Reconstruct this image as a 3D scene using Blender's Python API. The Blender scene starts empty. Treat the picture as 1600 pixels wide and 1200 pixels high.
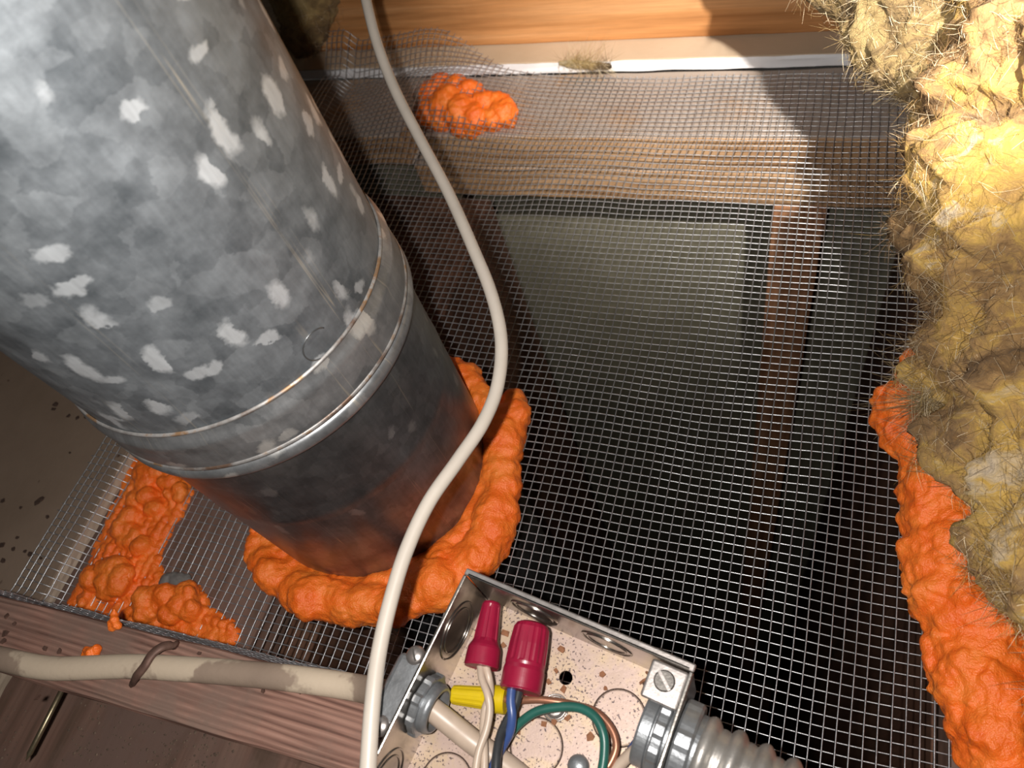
import bpy, bmesh, math, random
import numpy as np
from mathutils import Vector, Matrix, noise

random.seed(7); np.random.seed(7)
SC = bpy.context.scene
COL = SC.collection

# ------------------------------------------------------------------ camera
# World frame in metres: Z up, wire cloth at z = 0, X along the back plate, Y away from the viewer.
F = 1160.0
H = 0.44
nn = np.array([326., 748., F]); dd = np.array([-3200., 0, F]); dd[1] = -(nn[0]*dd[0]+F*F)/nn[1]
Zc = -nn/np.linalg.norm(nn); Xc = -dd/np.linalg.norm(dd); Yc = np.cross(Zc, Xc)
R = np.stack([Xc, Yc, Zc])
CAM = np.array([0, 0, H])
right, down, fwd = R[:, 0], R[:, 1], R[:, 2]
cd = bpy.data.cameras.new('camera'); cam = bpy.data.objects.new('camera', cd); COL.objects.link(cam)
m = Matrix.Identity(4)
for i in range(3):
    m[i][0] = right[i]; m[i][1] = -down[i]; m[i][2] = -fwd[i]; m[i][3] = CAM[i]
cam.matrix_world = m
cd.sensor_fit = 'HORIZONTAL'; cd.sensor_width = 36; cd.lens = 36*F/1600
cd.clip_start = 0.01; cd.clip_end = 50
cd.dof.use_dof = True; cd.dof.focus_distance = 0.40; cd.dof.aperture_fstop = 13
SC.camera = cam

# ------------------------------------------------------------------ world, lights, exposure
w = bpy.data.worlds.new('attic_air'); SC.world = w; w.use_nodes = True
w.node_tree.nodes['Background'].inputs[0].default_value = (0.62, 0.56, 0.50, 1)
w.node_tree.nodes['Background'].inputs[1].default_value = 0.035
SC.view_settings.view_transform = 'Standard'; SC.view_settings.look = 'None'
SC.view_settings.gamma = 1; SC.view_settings.exposure = 0.0; SC.view_settings.use_curve_mapping = False

def spot(name, loc, target, power, size, angle, blend, color):
    l = bpy.data.lights.new(name, 'SPOT'); l.energy = power; l.shadow_soft_size = size
    l.spot_size = math.radians(angle); l.spot_blend = blend; l.color = color
    o = bpy.data.objects.new(name, l); COL.objects.link(o); o.location = Vector(loc)
    o.rotation_euler = (Vector(target)-Vector(loc)).to_track_quat('-Z', 'Y').to_euler()
    return o
# phone torch just left of the lens, and the worker's head lamp above and to the right
spot('phone_torch', CAM - right*0.022 - down*0.004, (-.16, .24, 0), 7.2, .004, 172, .3, (1, .95, .90))
spot('head_lamp', CAM + right*0.135 - down*0.095 - fwd*0.03, (-.085, .63, 0), 42.0, .006, 48, 1.0, (1, .93, .84))

# ------------------------------------------------------------------ helpers
def ray(px, py): return R @ np.array([px-800., py-600., F])
def at(px, py, z):                      # measured point on a horizontal plane
    r = ray(px, py); return CAM + r*((z-H)/r[2])
def at_depth(px, py, d): return CAM + ray(px, py)*(d/F)
def at_y(px, py, Y): r = ray(px, py); return CAM + r*(Y/r[1])

def wloc(o):
    v = Vector((0, 0, 0))
    while o is not None: v += o.location; o = o.parent
    return np.array(v)
def tag(o, label=None, cat=None, group=None, kind=None):
    if label: o['label'] = label
    if cat: o['category'] = cat
    if group: o['group'] = group
    if kind: o['kind'] = kind
    return o
def empty(name, loc, label=None, cat=None, group=None):
    o = bpy.data.objects.new(name, None); COL.objects.link(o); o.location = Vector(loc); o.empty_display_size = .02
    return tag(o, label, cat, group)
def put(name, V, Fc, mat, parent=None, smooth=False, uv=None):
    V = np.asarray(V, dtype=float)
    if parent is None: off = np.array([(V[:, 0].min()+V[:, 0].max())/2, (V[:, 1].min()+V[:, 1].max())/2, V[:, 2].min()])
    else: off = wloc(parent)
    me = bpy.data.meshes.new(name); me.from_pydata((V-off).tolist(), [], Fc.tolist() if isinstance(Fc, np.ndarray) and Fc.dtype != object else [list(map(int, f)) for f in Fc]); me.update()
    if uv is not None:
        l = me.uv_layers.new(name='UVMap')
        vi = np.empty(len(me.loops), dtype=np.int32); me.loops.foreach_get('vertex_index', vi)
        l.data.foreach_set('uv', np.asarray(uv, dtype=np.float32)[vi].ravel())
    if smooth: me.polygons.foreach_set('use_smooth', [True]*len(me.polygons))
    o = bpy.data.objects.new(name, me); COL.objects.link(o); me.materials.append(mat)
    if parent is None: o.location = Vector(off)
    else: o.parent = parent
    return o
class G:                                 # geometry collector
    def __init__(s): s.V = []; s.F = []; s.n = 0
    def add(s, V, Fc):
        V = np.asarray(V, float); s.V.append(V); Fa = np.asarray(Fc, dtype=object if isinstance(Fc, list) and len({len(f) for f in Fc}) > 1 else int)
        s.F.append(Fa+s.n); s.n += len(V); return s
    @property
    def v(s): return np.concatenate(s.V)
    @property
    def f(s): return np.concatenate(s.F)
def box_geo(o, e1, e2, e3, a, b, c, bev=0.0, seg=2):
    """box in frame (o; e1,e2,e3) with ranges a, b, c"""
    bm = bmesh.new(); bmesh.ops.create_cube(bm, size=1)
    for v in bm.verts:
        v.co = Vector(((a[0]+a[1])/2+v.co.x*(a[1]-a[0]), (b[0]+b[1])/2+v.co.y*(b[1]-b[0]), (c[0]+c[1])/2+v.co.z*(c[1]-c[0])))
    if bev: bmesh.ops.bevel(bm, geom=bm.edges[:], offset=bev, segments=seg, affect='EDGES', profile=.5)
    bm.verts.ensure_lookup_table()
    V = [np.array(o)+np.array(e1)*v.co.x+np.array(e2)*v.co.y+np.array(e3)*v.co.z for v in bm.verts]
    Fc = [[v.index for v in f.verts] for f in bm.faces]; bm.free(); return V, Fc
EX, EY, EZ = np.array([1., 0, 0]), np.array([0, 1., 0]), np.array([0, 0, 1.])
def wbox(a, b, c, bev=.0015): return box_geo((0, 0, 0), EX, EY, EZ, a, b, c, bev)
def board(a, b, c, bev=.002, step=.012, rough=.0006, seed=0, frame=None):
    """sawn timber: a finely cut box with slightly wavy faces and eased edges"""
    V, Fc = box_geo((0, 0, 0), EX, EY, EZ, a, b, c, bev)
    bm = bmesh.new(); vs = [bm.verts.new(v) for v in V]
    for f in Fc: bm.faces.new([vs[i] for i in f])
    L = max(range(3), key=lambda k: (a, b, c)[k][1]-(a, b, c)[k][0]); rng = (a, b, c)[L]
    n = int((rng[1]-rng[0])/step); nrm = Vector([1 if k == L else 0 for k in range(3)])
    for i in range(1, min(n, 160)):
        p = Vector((0, 0, 0)); p[L] = rng[0]+(rng[1]-rng[0])*i/min(n, 160)
        bmesh.ops.bisect_plane(bm, geom=bm.verts[:]+bm.edges[:]+bm.faces[:], plane_co=p, plane_no=nrm)
    for v in bm.verts:
        d = noise.noise_vector(v.co*30+Vector((seed*7.1, 0, 0)))*rough
        v.co += d
    bm.verts.index_update()
    V = np.array([v.co[:] for v in bm.verts]); Fc = [[v.index for v in f.verts] for f in bm.faces]; bm.free()
    if frame is not None: V = np.array([frame[0]+frame[1]*p[0]+frame[2]*p[1]+frame[3]*p[2] for p in V])
    return V, Fc
def smooth_path(pts, n):
    P = np.array(pts, dtype=float)
    Q = np.vstack([2*P[0]-P[1], P, 2*P[-1]-P[-2]]); out = []
    seg = len(P)-1
    for k in range(n+1):
        t = k/n*seg; i = min(int(t), seg-1); t -= i
        p0, p1, p2, p3 = Q[i], Q[i+1], Q[i+2], Q[i+3]
        out.append(.5*(2*p1+(p2-p0)*t+(2*p0-5*p1+4*p2-p3)*t*t+(3*p1-p0-3*p2+p3)*t**3))
    return np.array(out)
def tube_geo(P, rad, sides=8, flat=None, caps=True, up=EZ):
    """sweep; rad scalar or list; flat = (wide, thin) scale with thin along up"""
    P = np.asarray(P, float); n = len(P); T = np.empty_like(P); T[1:-1] = P[2:]-P[:-2]; T[0] = P[1]-P[0]; T[-1] = P[-1]-P[-2]
    T /= np.sqrt((T*T).sum(1))[:, None]+1e-12
    rr = np.full(n, rad) if np.isscalar(rad) else np.asarray(rad)
    u = np.array(up, float); s = flat or (1, 1)
    dots = np.abs(T@u)
    if flat is not None or dots.max() < .97: a = np.cross(T, u)
    else:
        if dots[0] > .95: u = np.array([.3, .9, .2])
        a = np.empty_like(P); prev = np.cross(T[0], u)
        for i in range(n):
            prev = prev-np.dot(prev, T[i])*T[i]; prev = prev/(np.linalg.norm(prev)+1e-12); a[i] = prev
    a /= np.sqrt((a*a).sum(1))[:, None]+1e-12
    b = np.cross(a, T); th = 2*math.pi*np.arange(sides)/sides
    V = P[:, None]+rr[:, None, None]*(a[:, None]*(np.cos(th)*s[0])[None, :, None]+b[:, None]*(np.sin(th)*s[1])[None, :, None])
    V = V.reshape(-1, 3); i0 = (np.arange(n-1)*sides)[:, None]; k = np.arange(sides)[None]; k2 = (k+1) % sides
    Fc = np.stack([i0+k, i0+k2, i0+sides+k2, i0+sides+k], -1).reshape(-1, 4)
    if caps: Fc = Fc.tolist()+[list(range(sides))[::-1], [(n-1)*sides+k for k in range(sides)]]
    return V, Fc
def lathe_geo(o, axis, prof, sides=32, mod=None, capends=True, ref=None):
    """profile [(dist along axis, radius)]; mod(theta, i) scales radius"""
    ax = np.array(axis, float); ax /= np.linalg.norm(ax)
    u = np.array(ref if ref is not None else (EZ if abs(ax[2]) < .9 else EX), float); u -= ax*np.dot(u, ax); u /= np.linalg.norm(u); v = np.cross(ax, u)
    V = []; Fc = []
    for i, (d, r) in enumerate(prof):
        for k in range(sides):
            th = 2*math.pi*k/sides; q = r*(mod(th, i) if mod else 1)
            V.append(np.array(o)+ax*d+q*(u*math.cos(th)+v*math.sin(th)))
    for i in range(len(prof)-1):
        for k in range(sides):
            k2 = (k+1) % sides; Fc.append([i*sides+k, i*sides+k2, (i+1)*sides+k2, (i+1)*sides+k])
    if capends:
        Fc.append(list(range(sides))[::-1]); n = len(prof)-1; Fc.append([n*sides+k for k in range(sides)])
    return V, Fc
def lumps_geo(sph, voxel, smooth_it=3, amp=.0, freq=60, amp2=.0, freq2=200, squash=None):
    """voxel union of balls (x,y,z,r[,sz]) -> lumpy foam skin"""
    def ico(n):
        bm = bmesh.new(); bmesh.ops.create_icosphere(bm, subdivisions=n, radius=1); bm.verts.index_update()
        r = np.array([v.co[:] for v in bm.verts]), np.array([[v.index for v in f.verts] for f in bm.faces]); bm.free(); return r
    big, small = ico(3), ico(2); g = G()
    for s in sph:
        q = big if s[3] > .006 else small
        g.add(q[0]*np.array([s[3], s[3], s[3]*(s[4] if len(s) > 4 else 1)])+np.array(s[:3]), q[1])
    me = bpy.data.meshes.new('tmp'); me.from_pydata(g.v.tolist(), [], g.f.tolist()); me.update()
    o = bpy.data.objects.new('tmp', me); COL.objects.link(o)
    md = o.modifiers.new('r', 'REMESH'); md.mode = 'VOXEL'; md.voxel_size = voxel; md.adaptivity = 0
    sm = o.modifiers.new('s', 'SMOOTH'); sm.factor = .5; sm.iterations = smooth_it
    dg = bpy.context.evaluated_depsgraph_get(); dg.update()
    e = o.evaluated_get(dg); me2 = bpy.data.meshes.new_from_object(e)
    n = len(me2.vertices); co = np.empty(n*3); me2.vertices.foreach_get('co', co); co = co.reshape(-1, 3)
    no = np.empty(n*3); me2.vertices.foreach_get('normal', no); no = no.reshape(-1, 3)
    Fc = [list(p.vertices) for p in me2.polygons]
    bpy.data.objects.remove(o); bpy.data.meshes.remove(me); bpy.data.meshes.remove(me2)
    if amp or amp2:
        for i in range(n):
            p = Vector(co[i])
            d = amp*noise.fractal(p*freq, 1.0, 2.0, 3)+amp2*abs(noise.noise(p*freq2))
            co[i] += no[i]*d
    return co, Fc

# ------------------------------------------------------------------ materials
def newmat(name):
    mt = bpy.data.materials.new(name); mt.use_nodes = True
    nt = mt.node_tree; b = nt.nodes['Principled BSDF']; return mt, nt, b
def N(nt, t, **kw):
    n = nt.nodes.new(t)
    for k, v in kw.items():
        if k in n.inputs: n.inputs[k].default_value = v
        else: setattr(n, k, v)
    return n
def ramp(nt, stops, interp='LINEAR'):
    r = nt.nodes.new('ShaderNodeValToRGB'); e = r.color_ramp.elements; r.color_ramp.interpolation = interp
    while len(e) > 1: e.remove(e[-1])
    e[0].position = stops[0][0]; e[0].color = (*stops[0][1], 1)
    for p, c in stops[1:]:
        x = e.new(p); x.color = (*c, 1)
    return r
def mix(nt, fac, a, b, mode='MIX'):
    n = nt.nodes.new('ShaderNodeMix'); n.data_type = 'RGBA'; n.blend_type = mode
    for s, v in ((n.inputs[0], fac), (n.inputs[6], a), (n.inputs[7], b)):
        if isinstance(v, bpy.types.NodeSocket): nt.links.new(v, s)
        else: s.default_value = v if isinstance(v, (int, float)) else (*v, 1)
    return n.outputs[2]
def coords(nt, kind='Object', scale=(1, 1, 1), rot=(0, 0, 0)):
    t = nt.nodes.new('ShaderNodeTexCoord'); mp = nt.nodes.new('ShaderNodeMapping')
    mp.inputs['Scale'].default_value = scale; mp.inputs['Rotation'].default_value = rot
    nt.links.new(t.outputs[kind], mp.inputs[0]); return mp.outputs[0]
def tnoise(nt, vec, scale, detail=4, rough=.55, dist=0):
    n = N(nt, 'ShaderNodeTexNoise', Scale=scale, Detail=detail, Roughness=rough, Distortion=dist); nt.links.new(vec, n.inputs['Vector']); return n.outputs['Fac']
def bump(nt, b, h, strength=.3, dist=.001):
    n = N(nt, 'ShaderNodeBump', Strength=strength, Distance=dist); nt.links.new(h, n.inputs['Height']); nt.links.new(n.outputs[0], b.inputs['Normal']); return n
def simple(name, col, rough=.5, metal=0, var=.12, scale=200, bs=.15, bd=.0004, spec=.5):
    mt, nt, b = newmat(name); v = coords(nt)
    f = tnoise(nt, v, scale, 4)
    c0 = tuple(max(0, x*(1-var)) for x in col); c1 = tuple(min(1, x*(1+var)) for x in col)
    r = ramp(nt, [(.3, c0), (.7, c1)]); nt.links.new(f, r.inputs[0]); nt.links.new(r.outputs[0], b.inputs['Base Color'])
    b.inputs['Roughness'].default_value = rough; b.inputs['Metallic'].default_value = metal; b.inputs['Specular IOR Level'].default_value = spec
    bump(nt, b, tnoise(nt, v, scale*3, 3), bs, bd); return mt
def wood(name, dark, mid, light, axis=0, ring=90, dust=None, dustamt=.5, bs=.35, rough=.75, ridge=None):
    """grain lines run along the axis; optional dust patches"""
    mt, nt, b = newmat(name)
    sc = [1, 1, 1]; sc[axis] = .045
    v = coords(nt, 'Object', tuple(sc))
    n1 = tnoise(nt, v, 14, 3, .5, .4)
    wv = N(nt, 'ShaderNodeTexNoise', Scale=ring, Detail=2.0, Roughness=.5, Distortion=.25); nt.links.new(v, wv.inputs['Vector'])
    r1 = ramp(nt, [(.36, dark), (.48, mid), (.64, light)]); nt.links.new(wv.outputs['Fac'], r1.inputs[0])
    r2 = ramp(nt, [(.3, tuple(x*.72 for x in mid)), (.7, tuple(min(1, x*1.2) for x in mid))]); nt.links.new(n1, r2.inputs[0])
    c = mix(nt, .32, r1.outputs[0], r2.outputs[0]); hgt = wv.outputs['Fac']
    if ridge:
        rv_ = coords(nt, 'Object', (.12, 1, 1), (0, 0, -.0385)); wt = N(nt, 'ShaderNodeTexWave', Scale=ridge, Distortion=11.0, Detail=3.0); wt.inputs['Detail Scale'].default_value = .35; wt.bands_direction = 'Y'; nt.links.new(rv_, wt.inputs['Vector'])
        rr1 = ramp(nt, [(.0, tuple(x*.55 for x in dark)), (.35, mid), (1, light)]); nt.links.new(wt.outputs['Fac'], rr1.inputs[0]); c = mix(nt, .42, c, rr1.outputs[0]); hgt = wt.outputs['Fac']
    fine = tnoise(nt, v, 480, 4, .6)
    rf = ramp(nt, [(.35, (.75, .75, .75)), (.65, (1.08, 1.08, 1.08))]); nt.links.new(fine, rf.inputs[0])
    c = mix(nt, .6, c, rf.outputs[0], 'MULTIPLY')
    if dust:
        u = coords(nt)
        d = tnoise(nt, u, 16, 6, .65); rd = ramp(nt, [(.27+.3*dustamt, (0, 0, 0)), (.45+.3*dustamt, (1, 1, 1))]); nt.links.new(d, rd.inputs[0])
        inv = N(nt, 'ShaderNodeMath', operation='SUBTRACT'); inv.inputs[0].default_value = 1; nt.links.new(rd.outputs[0], inv.inputs[1])
        ge = N(nt, 'ShaderNodeNewGeometry'); sx = N(nt, 'ShaderNodeSeparateXYZ'); nt.links.new(ge.outputs['True Normal'], sx.inputs[0])
        gt = N(nt, 'ShaderNodeMath', operation='GREATER_THAN'); nt.links.new(sx.outputs[2], gt.inputs[0]); gt.inputs[1].default_value = .6
        mu = N(nt, 'ShaderNodeMath', operation='MULTIPLY'); nt.links.new(gt.outputs[0], mu.inputs[0]); nt.links.new(inv.outputs[0], mu.inputs[1])
        c = mix(nt, mu.outputs[0], c, dust)
    nt.links.new(c, b.inputs['Base Color']); b.inputs['Roughness'].default_value = rough; b.inputs['Specular IOR Level'].default_value = .3
    bump(nt, b, hgt, bs, .0012); return mt
def drywall(name, c0, c1, spots=None, spotscale=45, spotcut=.68):
    mt, nt, b = newmat(name); v = coords(nt)
    f = tnoise(nt, v, 9, 6, .6); r = ramp(nt, [(.3, c0), (.7, c1)]); nt.links.new(f, r.inputs[0]); c = r.outputs[0]
    if spots:
        s = tnoise(nt, v, spotscale, 3, .5, .3); rs = ramp(nt, [(spotcut, (0, 0, 0)), (spotcut+.04, (1, 1, 1))]); nt.links.new(s, rs.inputs[0])
        c = mix(nt, rs.outputs[0], c, spots)
    nt.links.new(c, b.inputs['Base Color']); b.inputs['Roughness'].default_value = .9; b.inputs['Specular IOR Level'].default_value = .15
    bump(nt, b, tnoise(nt, v, 300, 4), .25, .0006); return mt
def foam_mat(name):
    mt, nt, b = newmat(name); v = coords(nt)
    f = tnoise(nt, v, 55, 4, .6)
    r = ramp(nt, [(.3, (.92, .150, .012)), (.5, (1.0, .205, .022)), (.72, (1.0, .27, .040))]); nt.links.new(f, r.inputs[0])
    nt.links.new(r.outputs[0], b.inputs['Base Color'])
    b.inputs['Roughness'].default_value = .36; b.inputs['Specular IOR Level'].default_value = .6
    b.inputs['Subsurface Weight'].default_value = .25; b.inputs['Subsurface Radius'].default_value = (1, .3, .08); b.inputs['Subsurface Scale'].default_value = .003
    h = mix(nt, .5, tnoise(nt, v, 260, 5, .6), tnoise(nt, v, 900, 3, .6)); bump(nt, b, h, .7, .0020); return mt
def galv(name, lo, hi, flake, flakecut, metal, rough, scale=75, streak=True, print_v=None):
    """hot-dip zinc: crystal patches in the metal's own reflectance, pale zinc flowers, long rub marks"""
    mt, nt, b = newmat(name); uv = coords(nt, 'UV')
    nz = N(nt, 'ShaderNodeTexNoise', Scale=45, Detail=6, Roughness=.7); nt.links.new(uv, nz.inputs['Vector'])
    ad = N(nt, 'ShaderNodeVectorMath', operation='MULTIPLY_ADD'); nt.links.new(nz.outputs['Color'], ad.inputs[0]); ad.inputs[1].default_value = (.017, .017, 0); nt.links.new(uv, ad.inputs[2])
    def vor(s, sx=1.0):
        mp = N(nt, 'ShaderNodeMapping'); mp.inputs['Scale'].default_value = (s*sx, s, 1); mp.inputs['Rotation'].default_value = (0, 0, .5); nt.links.new(ad.outputs[0], mp.inputs[0])
        n = N(nt, 'ShaderNodeTexVoronoi', Scale=1.0); nt.links.new(mp.outputs[0], n.inputs['Vector']); return n
    v1 = vor(scale); sep = N(nt, 'ShaderNodeSeparateColor'); nt.links.new(v1.outputs['Color'], sep.inputs[0])
    r1 = ramp(nt, [(0, lo), (.6, tuple((x+y)/2 for x, y in zip(lo, hi))), (1, hi)]); nt.links.new(sep.outputs[0], r1.inputs[0])
    f = tnoise(nt, uv, 60, 6, .65); r2 = ramp(nt, [(.3, lo), (.7, hi)]); nt.links.new(f, r2.inputs[0])
    c = mix(nt, .62, r1.outputs[0], r2.outputs[0])
    v2 = vor(scale*.55, 1.9); s2 = N(nt, 'ShaderNodeSeparateColor'); nt.links.new(v2.outputs['Color'], s2.inputs[0])
    a = ramp(nt, [(flakecut, (0, 0, 0)), (flakecut+.01, (1, 1, 1))]); nt.links.new(s2.outputs[1], a.inputs[0])
    dd_ = ramp(nt, [(.30, (1, 1, 1)), (.50, (0, 0, 0))]); nt.links.new(v2.outputs['Distance'], dd_.inputs[0])
    fl = mix(nt, 1.0, a.outputs[0], dd_.outputs[0], 'MULTIPLY')
    c = mix(nt, fl, c, flake)
    v3 = vor(scale*1.25, .7); s3_ = N(nt, 'ShaderNodeSeparateColor'); nt.links.new(v3.outputs['Color'], s3_.inputs[0])
    a3 = ramp(nt, [(flakecut+.05, (0, 0, 0)), (flakecut+.06, (.8, .8, .8))]); nt.links.new(s3_.outputs[2], a3.inputs[0])
    d3 = ramp(nt, [(.30, (1, 1, 1)), (.46, (0, 0, 0))]); nt.links.new(v3.outputs['Distance'], d3.inputs[0])
    c = mix(nt, mix(nt, 1.0, a3.outputs[0], d3.outputs[0], 'MULTIPLY'), c, flake)
    if streak:
        su = coords(nt, 'UV', (1, .02, 1)); st = tnoise(nt, su, 95, 2, .5); rs = ramp(nt, [(.612, (0, 0, 0)), (.616, (1, 1, 1)), (.620, (0, 0, 0))]); nt.links.new(st, rs.inputs[0])
        brk = tnoise(nt, uv, 35, 3); rb = ramp(nt, [(.4, (0, 0, 0)), (.6, (.8, .8, .8))]); nt.links.new(brk, rb.inputs[0])
        c = mix(nt, mix(nt, 1.0, rs.outputs[0], rb.outputs[0], 'MULTIPLY'), c, (.62, .56, .44))
        s3 = coords(nt, 'UV', (1, .12, 1), (0, 0, .12)); t3 = tnoise(nt, s3, 420, 4, .6); r3 = ramp(nt, [(.3, (.8, .8, .8)), (.7, (1.15, 1.15, 1.15))]); nt.links.new(t3, r3.inputs[0])
        c = mix(nt, .6, c, r3.outputs[0], 'MULTIPLY')
    nt.links.new(c, b.inputs['Base Color']); b.inputs['Metallic'].default_value = metal
    rr = ramp(nt, [(.2, (rough*.8,)*3), (.8, (min(1, rough*1.25),)*3)]); nt.links.new(f, rr.inputs[0]); nt.links.new(rr.outputs[0], b.inputs['Roughness'])
    bump(nt, b, tnoise(nt, uv, 260, 4, .6), .12, .0006); return mt
def plated(name):                        # zinc plate of the junction box floor: cream-pink tarnish with dark pin specks and rust dots
    mt, nt, b = newmat(name); v = coords(nt)
    f = tnoise(nt, v, 45, 5, .6); r = ramp(nt, [(.3, (.42, .31, .245)), (.45, (.47, .35, .30)), (.55, (.50, .375, .26)), (.7, (.48, .375, .36))]); nt.links.new(f, r.inputs[0]); c = r.outputs[0]
    s = tnoise(nt, v, 900, 2, .5); dens = tnoise(nt, v, 40, 3)
    sm = N(nt, 'ShaderNodeMath', operation='MULTIPLY_ADD'); nt.links.new(dens, sm.inputs[0]); sm.inputs[1].default_value = .35; nt.links.new(s, sm.inputs[2])
    rs = ramp(nt, [(.775, (0, 0, 0)), (.82, (1, 1, 1))]); nt.links.new(sm.outputs[0], rs.inputs[0])
    c = mix(nt, rs.outputs[0], c, (.10, .07, .07))
    nt.links.new(c, b.inputs['Base Color']); b.inputs['Metallic'].default_value = .35; b.inputs['Roughness'].default_value = .5
    bump(nt, b, tnoise(nt, v, 700, 3), .15, .0004); return mt
def wool(name, cols):
    mt, nt, b = newmat(name); v = coords(nt)
    nz = N(nt, 'ShaderNodeTexNoise', Scale=22, Detail=3, Roughness=.6); nt.links.new(v, nz.inputs['Vector'])
    ad = N(nt, 'ShaderNodeVectorMath', operation='MULTIPLY_ADD'); nt.links.new(nz.outputs['Color'], ad.inputs[0]); ad.inputs[1].default_value = (.09, .09, .09); nt.links.new(v, ad.inputs[2])
    f = tnoise(nt, ad.outputs[0], 20, 7, .66, .6)
    r = ramp(nt, cols); nt.links.new(f, r.inputs[0])
    f2 = tnoise(nt, ad.outputs[0], 340, 5, .7, 1.5); r2 = ramp(nt, [(.3, (.62, .60, .56)), (.7, (1.2, 1.2, 1.2))]); nt.links.new(f2, r2.inputs[0])
    c = mix(nt, .7, r.outputs[0], r2.outputs[0], 'MULTIPLY')
    nt.links.new(c, b.inputs['Base Color']); b.inputs['Roughness'].default_value = .85; b.inputs['Specular IOR Level'].default_value = .15
    b.inputs['Sheen Weight'].default_value = .15; b.inputs['Sheen Roughness'].default_value = .6; b.inputs['Sheen Tint'].default_value = (1, .9, .75, 1)
    h = mix(nt, .6, tnoise(nt, ad.outputs[0], 120, 6, .7, 1.2), f2); bump(nt, b, h, .7, .003); return mt

M = {}
M['duct'] = galv('galvanized_spangle', (.10, .116, .130), (.32, .350, .375), (.64, .68, .71), .83, .62, .48, scale=95)
M['collar'] = galv('galvanized_collar', (.15, .16, .168), (.40, .41, .42), (.62, .62, .60), .90, .65, .42, scale=95)
M['ductlow'] = galv('galvanized_smooth', (.15, .155, .16), (.30, .31, .315), (.42, .42, .42), .96, .85, .34, scale=130)
mt, nt, b = newmat('rusty_edge'); v = coords(nt)
rs = ramp(nt, [(.36, (.16, .10, .07)), (.46, (.30, .29, .28)), (.54, (.42, .41, .40)), (.60, (.34, .20, .10)), (.70, (.22, .20, .19))]); nt.links.new(tnoise(nt, v, 45, 5, .65), rs.inputs[0]); nt.links.new(rs.outputs[0], b.inputs['Base Color']); b.inputs['Roughness'].default_value = .5; b.inputs['Metallic'].default_value = .5
M['rust'] = mt
M['wire'] = simple('zinc_wire', (.50, .51, .53), .34, .75, .25, 260, .3, .0002)
M['foam'] = foam_mat('orange_foam')
M['plate'] = wood('dusty_plate', (.24, .13, .065), (.42, .25, .13), (.52, .33, .19), 0, 160, (.36, .29, .24), .8, .25)
M['plate_y'] = wood('dusty_plate_lengthwise', (.10, .065, .045), (.175, .10, .075), (.235, .145, .11), 1, 80, (.165, .105, .085), .5, .25)
M['joist_warm'] = wood('fir_joist', (.34, .135, .04), (.56, .26, .095), (.68, .36, .16), 0, 60, None)
M['joist'] = wood('weathered_joist', (.11, .052, .040), (.31, .168, .128), (.38, .22, .17), 0, 340, (.22, .145, .115), .25, .55, ridge=95)
M['stud'] = wood('stud_wood', (.26, .11, .05), (.42, .20, .10), (.50, .26, .14), 2, 70, None)
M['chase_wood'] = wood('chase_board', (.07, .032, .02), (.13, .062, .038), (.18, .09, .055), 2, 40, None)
M['paper'] = drywall('dusty_ceiling_board', (.20, .145, .105), (.27, .20, .15), (.07, .04, .028), 48, .70)
M['paper_back'] = drywall('tan_ceiling_board', (.50, .38, .26), (.60, .47, .34), (.25, .16, .10), 70, .72)
M['paper_grey'] = drywall('grey_board_back', (.20, .185, .13), (.28, .26, .19))
M['gypsum'] = drywall('white_gypsum_core', (.80, .80, .82), (.88, .88, .90))
M['gypsum_dusty'] = drywall('dusty_gypsum_core', (.36, .29, .22), (.52, .43, .34))
M['white_cable'] = simple('white_pvc', (.58, .52, .45), .38, 0, .05, 60, .05, .0003)
M['grey_metal'] = simple('cast_zinc', (.30, .315, .33), .42, .7, .18, 160, .3, .0005)
M['box_metal'] = simple('box_zinc', (.30, .275, .25), .27, .96, .30, 60, .25, .0006)
M['box_floor'] = plated('box_floor_zinc')
M['bright_metal'] = simple('bright_zinc', (.42, .385, .365), .34, .8, .2, 200)
M['screw'] = simple('steel_screw', (.13, .12, .11), .4, .7, .2, 300)
M['red'] = simple('red_nut', (.25, .007, .032), .32, 0, .10, 150, .1)
M['yellow'] = simple('yellow_nut', (.58, .42, .006), .35, 0, .06, 150, .1)
M['blue'] = simple('blue_wire', (.04, .075, .22), .35, 0, .1, 150, .05)
M['black'] = simple('black_wire', (.028, .03, .033), .35, 0, .2, 150, .05)
M['green'] = simple('green_wire', (.018, .10, .078), .35, 0, .12, 150, .05)
M['copper'] = simple('copper_wire', (.40, .18, .11), .35, .6, .2, 150, .05)
M['cream'] = simple('cream_wire', (.47, .37, .29), .38, 0, .08, 120, .05)
M['chip'] = simple('bark_chip', (.24, .10, .045), .8, 0, .35, 400)
M['grit'] = simple('brown_grit', (.16, .11, .08), .9, 0, .5, 400)
M['dirt'] = simple('dark_crumb', (.06, .035, .025), .9, 0, .4, 300)
M['dust'] = simple('grey_dust', (.17, .16, .15), .9, 0, .3, 200)
M['nail'] = simple('steel_nail', (.30, .25, .16), .35, .85, .2, 150)
M['staple'] = simple('rusty_staple', (.15, .085, .065), .6, .4, .35, 200)
M['conduit'] = simple('zinc_conduit', (.38, .36, .335), .42, .65, .22, 90, .35, .0006)
WOOLC = [(.34, (.10, .056, .026)), (.41, (.22, .125, .050)), (.47, (.36, .215, .088)), (.53, (.48, .295, .092)), (.59, (.60, .385, .090)), (.65, (.58, .45, .28)), (.74, (.47, .40, .33))]
M['wool'] = wool('yellow_glass_wool', WOOLC)
M['wool_dirty'] = wool('dirty_glass_wool', [(.34, (.11, .07, .035)), (.44, (.24, .16, .07)), (.52, (.38, .265, .11)), (.60, (.48, .36, .16)), (.70, (.50, .43, .33))])
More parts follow.
